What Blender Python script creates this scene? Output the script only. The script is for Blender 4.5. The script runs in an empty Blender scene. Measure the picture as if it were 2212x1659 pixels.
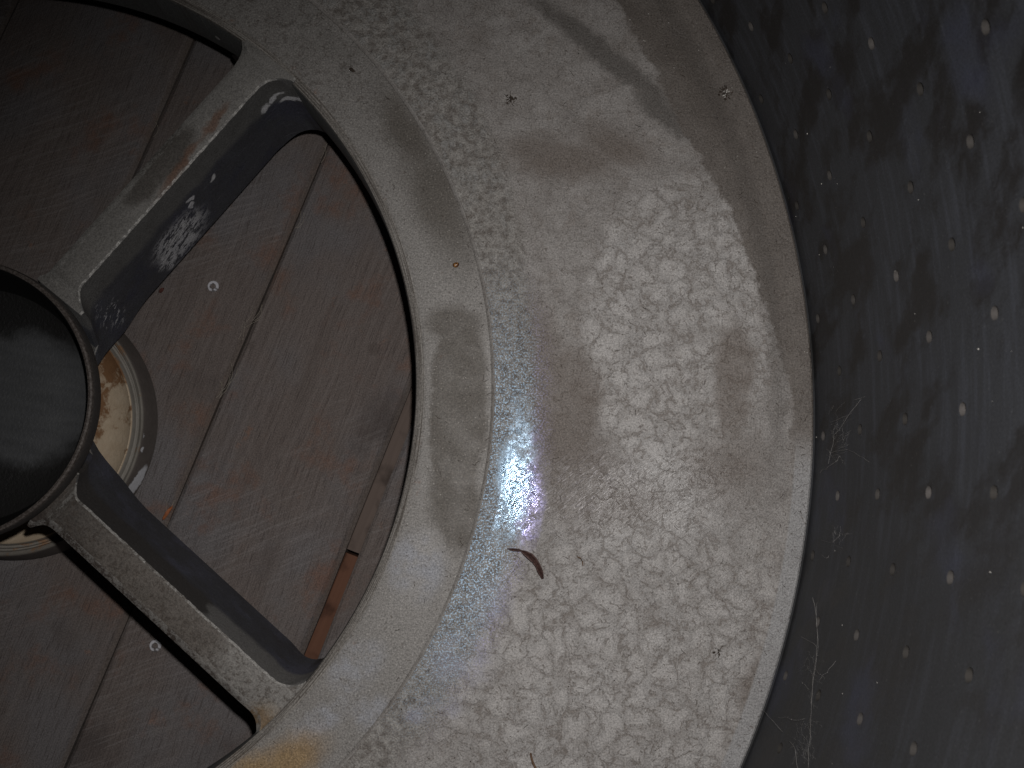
import bpy, bmesh, math, random
from mathutils import Vector, Matrix
R = math.radians
rnd = random.Random(7)
scene = bpy.context.scene
COL = scene.collection

# ------------------------------------------------------------------ camera
# world: origin on the drum axis at the level of the bottom plate, metres, Z up.
CAM = Vector((0.3046, -0.0683, 0.582))
FPX, CX, CY = 2150.0, 1106.0, 829.5            # focal length and centre for a 2212 px wide picture
NAD = (1045.0, 1090.0)                         # where "straight down" falls in that picture
_n = Vector(((NAD[0]-CX)/FPX, (NAD[1]-CY)/FPX, 1.0)).normalized()
_ex = (Vector((1, 0, 0)) - _n*_n.x).normalized()
_ey = _n.cross(_ex)
def w3(i): return Vector((_ex[i], -_ey[i], -_n[i]))
c_right, c_down, c_fwd = w3(0), w3(1), w3(2)
cam = bpy.data.cameras.new('camera')
cam_o = bpy.data.objects.new('camera', cam); COL.objects.link(cam_o)
m = Matrix((c_right, -c_down, -c_fwd)).transposed().to_4x4(); m.translation = CAM
cam_o.matrix_world = m
cam.sensor_width = 7.176; cam.lens = FPX/2212*7.176
cam.clip_start = 0.01; cam.clip_end = 60
cam.dof.use_dof = True; cam.dof.focus_distance = 0.60; cam.dof.aperture_fstop = 3.8
scene.camera = cam_o

# ------------------------------------------------------------------ world and the camera's flash
wd = bpy.data.worlds.new('World'); scene.world = wd; wd.use_nodes = True
wd.node_tree.nodes['Background'].inputs[0].default_value = (0.5, 0.55, 0.65, 1)
wd.node_tree.nodes['Background'].inputs[1].default_value = 0.004
fl = bpy.data.lights.new('flash', 'SPOT'); fl.energy = 9.9; fl.color = (1.0, 0.985, 0.98)
fl.shadow_soft_size = 0.0065; fl.spot_size = R(108); fl.spot_blend = 1.0
fl_o = bpy.data.objects.new('flash', fl); COL.objects.link(fl_o)
fl_o.location = CAM + Vector((0.0175, 0.042, 0.0))
aim = Vector((0.385, -0.15, 0.0)) - fl_o.location
fl_o.rotation_euler = aim.to_track_quat('-Z', 'Y').to_euler()
scene.view_settings.view_transform = 'Standard'; scene.view_settings.look = 'None'
scene.view_settings.exposure = 0.0; scene.view_settings.gamma = 1.0
scene.cycles.use_denoising = True

# ------------------------------------------------------------------ helpers
def at(u, v, z):
    """point of the place on the level z that the photograph shows at u, v (2212 px wide)"""
    d = c_right*((u-CX)/FPX) + c_down*((v-CY)/FPX) + c_fwd
    return CAM + d*((z-CAM.z)/d.z)
def on_wall(u, v, rad):
    d = c_right*((u-CX)/FPX) + c_down*((v-CY)/FPX) + c_fwd
    a = d.x*d.x+d.y*d.y; b = 2*(CAM.x*d.x+CAM.y*d.y); c = CAM.x**2+CAM.y**2-rad*rad
    return CAM + d*((-b+math.sqrt(b*b-4*a*c))/(2*a))
def smooth(a, b, x):
    t = max(0.0, min(1.0, (x-a)/(b-a))); return t*t*(3-2*t)

def mesh_obj(name, verts, faces, mat, parent=None, shade=True):
    me = bpy.data.meshes.new(name); me.from_pydata([tuple(v) for v in verts], [], faces); me.update()
    bm = bmesh.new(); bm.from_mesh(me); bmesh.ops.recalc_face_normals(bm, faces=bm.faces); bm.to_mesh(me); bm.free()
    if shade:
        me.polygons.foreach_set('use_smooth', [True]*len(me.polygons))
        me.set_sharp_from_angle(angle=R(32))
    if mat: me.materials.append(mat)
    o = bpy.data.objects.new(name, me); COL.objects.link(o)
    if parent: o.parent = parent
    return o
def empty(name, loc=(0, 0, 0), rz=0):
    o = bpy.data.objects.new(name, None); COL.objects.link(o); o.location = loc; o.rotation_euler[2] = rz
    o.empty_display_size = 0.05
    return o
def tag(o, label=None, cat=None, group=None, kind=None):
    if label: o['label'] = label
    if cat: o['category'] = cat
    if group: o['group'] = group
    if kind: o['kind'] = kind
    return o
def lathe(prof, n, closed=True):
    """(r, z) profile turned round Z; closed profile -> torus-like solid"""
    V, F = [], []; k = len(prof)
    for i in range(n):
        a = 2*math.pi*i/n; c, s = math.cos(a), math.sin(a)
        V += [(r*c, r*s, z) for r, z in prof]
    for i in range(n):
        j = (i+1) % n
        for p in range(k if closed else k-1):
            q = (p+1) % k
            F.append((i*k+p, j*k+p, j*k+q, i*k+q))
    return V, F
def tube(V, F, pts, rads, sides=4):
    b = len(V)
    for i, p in enumerate(pts):
        p = Vector(p); t = (Vector(pts[min(i+1, len(pts)-1)])-Vector(pts[max(i-1, 0)])).normalized()
        u = t.orthogonal().normalized(); w = t.cross(u)
        rr = rads[i] if isinstance(rads, (list, tuple)) else rads
        for s in range(sides):
            a = 2*math.pi*s/sides
            V.append(p+u*math.cos(a)*rr+w*math.sin(a)*rr)
    for i in range(len(pts)-1):
        for s in range(sides):
            t2 = (s+1) % sides
            F.append((b+i*sides+s, b+i*sides+t2, b+(i+1)*sides+t2, b+(i+1)*sides+s))
    F.append(tuple(b+s for s in range(sides))); e = b+(len(pts)-1)*sides
    F.append(tuple(e+s for s in reversed(range(sides))))
def lump(V, F, c, rx, ry, rz, ang=0.0, jit=0.15, n=7, rings=4):
    b = len(V); c = Vector(c); ca, sa = math.cos(ang), math.sin(ang)
    V.append(c+Vector((0, 0, rz)))
    for i in range(1, rings):
        ph = math.pi*i/rings
        for k in range(n):
            th = 2*math.pi*k/n; q = 1+rnd.uniform(-jit, jit)
            x, y = rx*math.sin(ph)*math.cos(th)*q, ry*math.sin(ph)*math.sin(th)*q
            V.append(c+Vector((x*ca-y*sa, x*sa+y*ca, rz*math.cos(ph)*q)))
    V.append(c-Vector((0, 0, rz))); e = len(V)-1
    for k in range(n): F.append((b, b+1+k, b+1+(k+1) % n))
    for i in range(rings-2):
        for k in range(n):
            o = b+1+i*n; F.append((o+k, o+n+k, o+n+(k+1) % n, o+(k+1) % n))
    o = b+1+(rings-2)*n
    for k in range(n): F.append((o+k, e, o+(k+1) % n))

# ------------------------------------------------------------------ node shorthand
class NT:
    def __init__(s, name):
        s.m = bpy.data.materials.new(name); s.m.use_nodes = True; s.t = s.m.node_tree
        s.bsdf = s.t.nodes['Principled BSDF']
        s.co = s.t.nodes.new('ShaderNodeTexCoord').outputs['Object']
    def put(s, inp, v):
        if isinstance(v, bpy.types.NodeSocket): s.t.links.new(v, inp)
        elif isinstance(v, (tuple, list)) and len(v) == 3 and inp.type == 'RGBA': inp.default_value = (*v, 1)
        else: inp.default_value = v
    def mth(s, op, a, b=None, c=None, clamp=False):
        n = s.t.nodes.new('ShaderNodeMath'); n.operation = op; n.use_clamp = clamp
        for i, v in enumerate((a, b, c)):
            if v is not None: s.put(n.inputs[i], v)
        return n.outputs[0]
    def vm(s, op, a, b=None, scale=None):
        n = s.t.nodes.new('ShaderNodeVectorMath'); n.operation = op; s.put(n.inputs[0], a)
        if b is not None: s.put(n.inputs[1], b)
        if scale is not None: s.put(n.inputs['Scale'], scale)
        return n.outputs['Value'] if op in ('LENGTH', 'DOT_PRODUCT', 'DISTANCE') else n.outputs[0]
    def sep(s, v):
        n = s.t.nodes.new('ShaderNodeSeparateXYZ'); s.put(n.inputs[0], v); return n.outputs
    def comb(s, x, y, z=0.0):
        n = s.t.nodes.new('ShaderNodeCombineXYZ')
        for i, v in enumerate((x, y, z)): s.put(n.inputs[i], v)
        return n.outputs[0]
    def noise(s, v, sc, det=4, rough=.55, dist=0.0, col=False):
        n = s.t.nodes.new('ShaderNodeTexNoise'); s.put(n.inputs['Vector'], v)
        n.inputs['Scale'].default_value = sc; n.inputs['Detail'].default_value = det
        n.inputs['Roughness'].default_value = rough; n.inputs['Distortion'].default_value = dist
        return n.outputs['Color'] if col else n.outputs[0]
    def voro(s, v, sc, feat='SMOOTH_F1', out='Distance', sm=.4):
        n = s.t.nodes.new('ShaderNodeTexVoronoi'); n.feature = feat; s.put(n.inputs['Vector'], v)
        n.inputs['Scale'].default_value = sc
        if feat == 'SMOOTH_F1': n.inputs['Smoothness'].default_value = sm
        return n.outputs[out]
    def mr(s, v, a, b, c=0.0, d=1.0, kind='SMOOTHSTEP'):
        n = s.t.nodes.new('ShaderNodeMapRange'); n.interpolation_type = kind; s.put(n.inputs[0], v)
        for i, x in enumerate((a, b, c, d)): s.put(n.inputs[i+1], x)
        return n.outputs[0]
    def mix(s, f, a, b, mode='MIX'):
        n = s.t.nodes.new('ShaderNodeMix'); n.data_type = 'RGBA'; n.blend_type = mode
        s.put(n.inputs[0], f); s.put(n.inputs[6], a); s.put(n.inputs[7], b); return n.outputs[2]
    def warp(s, v, *levels):
        for sc, amp in levels:
            c = s.vm('SUBTRACT', s.noise(v, sc, 3, col=True), (.5, .5, .5))
            v = s.vm('ADD', v, s.vm('SCALE', c, scale=amp))
        return v
    def mapping(s, v, loc=(0, 0, 0), rot=(0, 0, 0), scale=(1, 1, 1), kind='POINT'):
        n = s.t.nodes.new('ShaderNodeMapping'); n.vector_type = kind; s.put(n.inputs[0], v)
        n.inputs['Location'].default_value = loc; n.inputs['Rotation'].default_value = rot
        n.inputs['Scale'].default_value = scale; return n.outputs[0]
    def aniso(s, v, ang, along, across):
        """coordinates for streaks that run at ang degrees"""
        return s.mapping(s.mapping(v, rot=(0, 0, R(-ang))), scale=(along, across, 1))
    def blob(s, v, cx, cy, rx, ry, ang=0.0, soft=.3):
        """2-D patch with its own outline on coordinates v"""
        q = s.mapping(v, (cx, cy, 0), (0, 0, R(ang)), (rx, ry, 1e6), 'TEXTURE')
        return s.mr(s.vm('LENGTH', q), 1+soft, 1-soft)
    def mx(s, vals):
        o = vals[0]
        for v in vals[1:]: o = s.mth('MAXIMUM', o, v)
        return o
    def mul(s, *vals):
        o = vals[0]
        for v in vals[1:]: o = s.mth('MULTIPLY', o, v)
        return o
    def bump(s, h, strength=.5, dist=.001, nrm=None):
        n = s.t.nodes.new('ShaderNodeBump'); s.put(n.inputs['Height'], h)
        n.inputs['Strength'].default_value = strength; n.inputs['Distance'].default_value = dist
        if nrm is not None: s.put(n.inputs['Normal'], nrm)
        return n.outputs[0]
    def out(s, col, rough, metal=0.0, nrm=None, spec=.4):
        b = s.bsdf.inputs
        s.put(b['Base Color'], col); s.put(b['Roughness'], rough); s.put(b['Metallic'], metal)
        s.put(b['Specular IOR Level'], spec)
        if nrm is not None: s.put(b['Normal'], nrm)
        return s.m
def px(u, v): p = at(u, v, 0.0); return p.x, p.y
KP = 0.582/FPX                                  # metres per picture pixel on the plate

# ------------------------------------------------------------------ materials
def plate_mat():
    s = NT('dusty_cast_plate'); P = s.co
    xyz = s.sep(P); flat = s.comb(xyz[0], xyz[1]); r = s.vm('LENGTH', flat)
    th = s.mth('ARCTAN2', xyz[1], xyz[0])
    w = s.warp(flat, (28, .016), (120, .006), (400, .002))
    w2 = s.warp(flat, (60, .010), (180, .007), (420, .003), (1100, .0010))
    n_big = s.noise(flat, 11, 4); n_mid = s.noise(flat, 55, 5, .6); n_fine = s.noise(flat, 420, 4, .65)
    n_grit = s.noise(flat, 800, 3, .6)
    # the dust film, broken into pale clots with thin brown seams
    w3 = s.warp(flat, (22, .022), (60, .011), (160, .0075), (380, .0018))
    e1 = s.voro(w3, 72, 'DISTANCE_TO_EDGE'); e2 = s.voro(w3, 175, 'DISTANCE_TO_EDGE')
    puff = s.mth('ADD', s.mul(s.mr(e1, .0, .34), .75), s.mul(s.mr(e2, .0, .3), .25))
    brk = s.noise(flat, 105, 5, .75); brk2 = s.noise(flat, 170, 5, .75)
    seams = s.mx([s.mul(s.mr(e1, .075, .0), s.mr(brk, .44, .58)), s.mul(s.mr(e2, .10, .0), s.mr(brk2, .47, .62))])
    halo = s.mul(s.mr(e1, .30, .0), s.mr(n_mid, .38, .62))
    smear = s.mr(s.noise(w2, 85, 6, .7), .50, .66)
    zone = s.mx([s.blob(w2, *px(1465, 700), 205*KP, 330*KP, -6, .10), s.blob(w, *px(1360, 1470), 420*KP, 370*KP, 0, .4)])
    col = s.mix(s.mr(n_mid, .3, .7), (.190, .172, .158), (.262, .244, .229))
    col = s.mix(s.mul(zone, s.mr(n_big, .3, .6, .5, .9)), col, (.335, .317, .301))
    pf = s.mr(puff, .1, .8, .86, 1.06)
    col = s.mix(s.mr(zone, 0, 1, .35, 1), col, s.mix(1.0, col, s.comb(pf, pf, pf), 'MULTIPLY'))
    col = s.mix(s.mul(smear, s.mr(zone, 0, 1, .5, .28)), col, (.175, .150, .131))
    col = s.mix(s.mul(halo, s.mr(zone, 0, 1, .05, .25)), col, (.165, .140, .120))
    col = s.mix(s.mul(seams, s.mr(zone, 0, 1, .18, .62)), col, (.118, .094, .077))
    col = s.mix(s.mul(s.mr(n_big, .52, .7), .4), col, (.160, .138, .122))
    # brown wet-looking patches with ragged outlines
    pats = [(1210, 345, 125, 50, -8, .5), (1330, 320, 90, 35, -20, .6), (1215, 890, 80, 140, -8, .28), (1150, 770, 60, 120, 0, .5),
            (1580, 830, 42, 125, -5, .35), (1250, 1010, 85, 60, 10, .5), (1560, 1010, 70, 60, 0, .8),
            (1640, 1480, 40, 90, -25, .6), (1300, 1090, 120, 50, 0, .7)]
    bro = s.mx([s.blob(w, *px(u, v), a*KP, b*KP, ang, sf) for u, v, a, b, ang, sf in pats])
    bro = s.mul(bro, s.mr(n_mid, .2, .55, .6, 1.0))
    col = s.mix(s.mul(bro, .78), col, (.120, .097, .081))
    # grey run marks near the rim
    runs = [(1300, 120, 230, 24, -40, .45), (1400, 70, 190, 13, -44, .5), (1450, 120, 120, 30, -50, .5), (1520, 240, 90, 34, -55, .5), (1430, 250, 80, 26, -42, .5)]
    run = s.mx([s.blob(w2, *px(u, v), a*KP, b*KP, ang, sf) for u, v, a, b, ang, sf in runs])
    col = s.mix(s.mul(run, .88), col, (.094, .084, .075))
    # brown band along the rim, broad at the top of the picture, gone at the bottom
    wr = s.vm('LENGTH', w2)
    edge = s.mr(th, -.02, .36, .486, .452, 'LINEAR')
    rim = s.mul(s.mr(s.mth('SUBTRACT', wr, edge), -.0015, .0015), s.mr(s.mth('ADD', th, s.mul(n_mid, .1)), -.06, .03))
    col = s.mix(s.mul(rim, .85), col, s.mix(n_mid, (.074, .062, .053), (.128, .108, .092)))
    rim_in = s.mul(s.mr(s.mth('ABSOLUTE', s.mth('SUBTRACT', wr, .478)), .008, .002), s.mr(th, -.2, 0))
    col = s.mix(s.mul(rim_in, .4), col, (.072, .062, .054))
    pale_rim = s.mul(s.mr(r, .487, .4885), s.mr(th, -.05, -.11))
    col = s.mix(s.mul(pale_rim, .75), col, (.265, .260, .258))
    # pitted casting skin next to the step; scaly and wider towards the top
    wid = s.mr(th, .05, .55, .330, .346, 'LINEAR')
    band = s.mul(s.mr(r, .3105, .3112), s.mr(s.mth('SUBTRACT', wr, wid), .008, -.004))
    pit = s.noise(flat, 210, 5, .72); scale = s.voro(s.warp(s.comb(s.mul(r, 260.0), s.mul(th, 45.0), 0.0), (3, .5), (9, .2)), 1.0, 'DISTANCE_TO_EDGE')
    top_ = s.mr(th, .12, .45)
    col = s.mix(s.mul(band, .7), col, s.mix(s.mr(pit, .36, .62), (.075, .060, .048), (.265, .250, .228)))
    flake = s.mul(band, top_, s.mr(s.noise(flat, 90, 4, .7), .45, .6))
    col = s.mix(s.mul(flake, s.mr(scale, .02, .12), .6), col, (.22, .215, .205))
    dth = s.mth('ABSOLUTE', s.mth('ADD', th, .215))
    near = s.mr(dth, .26, .05)
    # bare scratched metal on the crest, outline and tint painting the flash glint
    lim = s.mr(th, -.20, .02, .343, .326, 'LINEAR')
    bare_glint = s.mul(s.mr(r, .3195, .3208), s.mr(s.mth('SUBTRACT', wr, lim), .006, -.004), s.mr(th, .03, -.17, 0, 1), s.mr(s.mth('ADD', th, s.mul(n_mid, .04)), -.27, -.215))
    bare_glint = s.mul(bare_glint, s.mr(s.noise(w2, 220, 6, .85), .42, .56))
    bare_glint = s.mul(bare_glint, s.mr(s.noise(flat, 700, 3, .7), .36, .52, .35, 1))
    glint_core = s.blob(w2, *px(1112, 1045), 34*KP, 75*KP, 8, .5)  # brightest heart of the glint, painted in as a patch
    bare_glint = s.mx([bare_glint, s.mul(glint_core, s.mr(s.noise(flat, 500, 4, .8), .26, .38))])
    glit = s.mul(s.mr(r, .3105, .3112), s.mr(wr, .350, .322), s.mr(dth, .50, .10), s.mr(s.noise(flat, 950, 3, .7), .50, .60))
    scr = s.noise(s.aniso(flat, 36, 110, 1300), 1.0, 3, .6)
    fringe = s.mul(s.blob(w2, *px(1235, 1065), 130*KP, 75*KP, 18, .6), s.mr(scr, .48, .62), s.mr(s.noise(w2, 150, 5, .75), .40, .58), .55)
    glint_tint = s.mix(s.mr(s.mth('ADD', r, s.mul(s.noise(flat, 160, 3), .02)), .341, .351), (.56, .78, 1.0), (.58, .54, .95))  # blue and violet of the glint put into the metal colour
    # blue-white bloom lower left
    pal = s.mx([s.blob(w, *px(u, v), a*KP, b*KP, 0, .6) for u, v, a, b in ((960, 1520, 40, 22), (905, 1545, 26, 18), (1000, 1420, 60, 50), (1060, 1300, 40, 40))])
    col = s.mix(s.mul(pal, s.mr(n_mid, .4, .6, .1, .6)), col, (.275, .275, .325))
    # grit: dark specks and light grains
    col = s.mix(s.mul(s.mr(n_fine, .61, .68), .7), col, (.070, .054, .044))
    col = s.mix(s.mul(s.mr(n_grit, .63, .72), .4), col, (.34, .32, .30))
    col = s.mix(s.mul(s.mr(s.voro(w, 190, 'F1'), .10, .03), s.mr(s.noise(flat, 30), .5, .6), .9), col, (.060, .046, .038))
    col = s.mix(s.mul(s.mr(s.voro(flat, 75, 'F1'), .13, .06), s.mr(s.noise(flat, 19), .48, .58), .5), col, (.085, .070, .06))
    fleck = s.mul(s.mr(s.voro(w2, 250, 'F1'), .20, .10), s.mr(s.noise(flat, 70, 4, .7), .47, .60))
    col = s.mix(s.mul(fleck, .65), col, (.080, .060, .048))
    gr = s.mr(s.noise(flat, 1000, 3, .7), .30, .70, .52, 1.48, 'LINEAR')
    col = s.mix(1.0, col, s.comb(gr, gr, gr), 'MULTIPLY')
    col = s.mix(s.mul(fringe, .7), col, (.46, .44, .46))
    lit_edge = s.mul(s.mr(s.mth('ABSOLUTE', s.mth('SUBTRACT', r, .3099)), .0011, .0005), s.mr(s.noise(flat, 120, 4, .7), .35, .55))  # lit line of the step edge, painted in as lighter colour
    col = s.mix(s.mul(lit_edge, .25), col, (.40, .38, .35))
    col = s.mix(s.mx([bare_glint, s.mul(glit, .8)]), col, glint_tint)
    # relief: pitted band, concentric tool marks, dust clots, crossing scratches
    tool = s.noise(s.comb(s.mul(r, 900.0), s.mul(th, 3.0), 0.0), 1.0, 3, .7)
    diag = s.mth('ADD', s.noise(s.aniso(flat, 38, 110, 2000), 1.0, 2), s.mul(s.noise(s.aniso(flat, 75, 160, 2200), 1.0, 2), .5))
    h = s.mth('ADD', s.mul(n_fine, .6), s.mul(tool, .10))
    h = s.mth('ADD', h, s.mul(s.mr(seams, 0, 1, 1, 0), .45))
    calm = s.mul(near, s.mr(r, .317, .322))
    h = s.mth('ADD', h, s.mul(band, pit, s.mr(calm, 0, 1, 2.2, .25)))
    h = s.mth('ADD', h, s.mul(flake, s.mr(scale, .0, .15), 1.0))
    h = s.mth('ADD', h, s.mul(near, diag, .9))
    rough = s.mr(bare_glint, 0, 1, .60, .22)
    rough = s.mth('ADD', rough, s.mul(s.mth('SUBTRACT', n_mid, .5), .3))
    satin = s.mul(s.blob(w, *px(1400, 1075), 190*KP, 105*KP, 12, .7), s.mr(n_mid, .25, .5, .6, 1.0))
    rough = s.mth('SUBTRACT', rough, s.mth('ADD', s.mul(satin, .25), s.mul(fringe, .16)))
    return s.out(col, rough, s.mx([s.mul(bare_glint, .95), s.mul(glit, .7), s.mul(fringe, .6)]), s.bump(h, .55, .0009), s.mr(satin, 0, 1, .35, .85))

def lip_mat():
    s = NT('dusty_lip'); P = s.co
    xyz = s.sep(P); flat = s.comb(xyz[0], xyz[1]); r = s.vm('LENGTH', flat); th = s.mth('ARCTAN2', xyz[1], xyz[0])
    w = s.warp(flat, (30, .014), (140, .006), (420, .002))
    n_mid = s.noise(flat, 70, 5, .6); n_fine = s.noise(flat, 520, 4, .65)
    col = s.mix(n_mid, (.150, .138, .126), (.235, .221, .206))
    st = s.mx([s.blob(w, *px(u, v), a*KP, b*KP, ang, sf) for u, v, a, b, ang, sf in (
        (990, 900, 60, 240, -2, .14), (985, 1100, 60, 110, 10, .3), (950, 430, 60, 150, 22, .7), (880, 290, 40, 110, 30, .6), (985, 700, 60, 40, 0, .4))])
    col = s.mix(s.mul(st, .9), col, s.mix(n_mid, (.066, .056, .046), (.104, .091, .077)))
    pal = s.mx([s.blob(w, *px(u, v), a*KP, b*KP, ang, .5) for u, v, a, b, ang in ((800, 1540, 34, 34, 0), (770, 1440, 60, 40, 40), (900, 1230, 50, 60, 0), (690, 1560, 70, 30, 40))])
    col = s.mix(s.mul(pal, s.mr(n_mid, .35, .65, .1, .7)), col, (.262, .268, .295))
    och = s.mx([s.blob(w, *px(u, v), a*KP, b*KP, ang, .6) for u, v, a, b, ang in ((620, 1645, 80, 45, 30), (560, 1665, 60, 40, 0))])
    col = s.mix(s.mul(och, .85), col, s.mix(n_mid, (.19, .11, .040), (.30, .20, .09)))
    rust = s.mul(s.mr(s.noise(flat, 85, 5, .7), .60, .72), s.mr(s.mth('ABSOLUTE', s.mth('SUBTRACT', r, .272)), .012, .002))
    col = s.mix(s.mul(rust, .6), col, (.14, .065, .038))
    rot = s.mul(s.mr(s.noise(flat, 190, 4, .7), .50, .64), s.mr(th, .5, .75))
    col = s.mix(s.mul(rot, .5), col, (.075, .060, .05))
    # scraped chamfer round the opening
    ch = s.mr(r, .2705, .2685)
    lines = s.noise(s.comb(s.mul(r, 2600.0), s.mul(th, 5.0), 0.0), 1.0, 3, .6)
    col = s.mix(s.mul(ch, .8), col, s.mix(s.mr(lines, .4, .6), (.085, .070, .058), (.27, .25, .225)))
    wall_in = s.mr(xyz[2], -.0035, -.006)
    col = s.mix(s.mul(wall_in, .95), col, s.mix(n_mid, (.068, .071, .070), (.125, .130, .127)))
    dots = s.mul(s.mr(s.voro(s.warp(P, (200, .004)), 42, 'F1'), .105, .085), wall_in)
    col = s.mix(dots, col, (.45, .44, .42))
    col = s.mix(s.mul(s.mr(n_fine, .61, .69), .75), col, (.055, .044, .036))
    col = s.mix(s.mul(s.mr(s.noise(flat, 1000, 2, .5), .67, .75), .5), col, (.36, .34, .31))
    fleck = s.mul(s.mr(s.voro(w, 230, 'F1'), .21, .11), s.mr(s.noise(flat, 60, 4, .7), .44, .58))
    col = s.mix(s.mul(fleck, .6), col, (.072, .056, .045))
    gr = s.mr(s.noise(P, 1000, 3, .7), .30, .70, .52, 1.48, 'LINEAR')
    col = s.mix(1.0, col, s.comb(gr, gr, gr), 'MULTIPLY')
    h = s.mth('ADD', s.mul(n_fine, .6), s.mul(lines, s.mr(ch, 0, 1, .15, .9)))
    return s.out(col, s.mr(n_mid, .3, .7, .48, .66), .12, s.bump(h, .5, .0007), .35)

def wall_mat():
    s = NT('dark_drum_steel'); xyz = s.sep(s.co)
    arc = s.mul(s.mth('ARCTAN2', xyz[1], xyz[0]), .5)
    q = s.comb(arc, xyz[2]); w = s.warp(q, (40, .014), (150, .005))
    col = s.mix(s.noise(q, 18, 4), (.031, .032, .036), (.050, .052, .058))
    stk = s.noise(s.mapping(q, (0, 0, 0), (0, 0, 0), (16, 170, 1)), 1.0, 4, .6)
    col = s.mix(s.mul(s.mr(stk, .45, .7), .5), col, (.072, .077, .094))
    # blotches of old brown grease leaning across the wall
    blot = s.mr(s.noise(s.aniso(w, 60, .6, 1.1), 26, 5, .6), .47, .60)
    low = s.mr(s.mth('ADD', arc, s.mul(s.noise(q, 20), .06)), .01, -.10)
    col = s.mix(s.mul(blot, s.mr(low, 0, 1, .85, .55)), col, (.017, .015, .014))
    col = s.mix(s.mul(low, .45), col, (.029, .028, .027))
    blue = s.mr(s.noise(w, 14, 3), .55, .72)
    col = s.mix(s.mul(blue, .5), col, (.055, .060, .096))
    col = s.mix(s.mul(s.mr(s.noise(q, 600, 3, .6), .64, .72), .5), col, (.12, .118, .115))
    gr = s.mr(s.noise(q, 900, 3, .7), .30, .70, .72, 1.30, 'LINEAR')
    col = s.mix(1.0, col, s.comb(gr, gr, gr), 'MULTIPLY')
    foot = s.mr(xyz[2], .006, .002)
    col = s.mix(s.mul(foot, .5), col, (.045, .044, .043))
    h = s.mth('ADD', s.mul(s.noise(q, 240, 4, .6), .6), s.mul(stk, .4))
    return s.out(col, s.mr(blot, 0, 1, .60, .50), .1, s.bump(h, .35, .0006), .4)

def bore_mat():
    s = NT('bore_metal')
    col = s.mix(s.noise(s.co, 900, 3), (.060, .054, .050), (.105, .095, .089))
    oi = s.t.nodes.new('ShaderNodeObjectInfo')
    col = s.mix(s.mr(oi.outputs['Random'], .35, 1.0, .9, 0.0, 'LINEAR'), col, (.030, .027, .024))
    return s.out(col, .85, 0, None, .15)

def hub_mat():
    s = NT('greasy_hub'); xyz = s.sep(s.co); flat = s.comb(xyz[0], xyz[1]); r = s.vm('LENGTH', flat)
    w = s.warp(flat, (38, .024), (140, .008), (420, .003))
    n = s.noise(s.co, 600, 4, .6)
    cup = s.mr(r, .0802, .0794)
    grey = s.mix(s.noise(s.aniso(flat, -8, 30, 160), 1.0, 4), (.034, .035, .036), (.082, .083, .085))
    gz = s.mul(s.blob(w, .026, .004, .050, .040, 0, .16), 1.0)
    inner = s.mix(gz, (.010, .0095, .009), grey)
    inner = s.mix(s.mul(s.mr(s.noise(flat, 230, 2), .77, .80), gz), inner, (.2, .2, .21))
    rim = s.mix(s.mr(n, .42, .62), (.050, .040, .034), (.100, .085, .076))
    out_ = s.mix(n, (.030, .028, .027), (.070, .063, .058))
    col = s.mix(s.mr(r, .0822, .0827), rim, out_)
    col = s.mix(cup, col, inner)
    return s.out(col, s.mr(cup, 0, 1, .6, .5), .1, s.bump(n, .5, .0008), .35)

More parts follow.
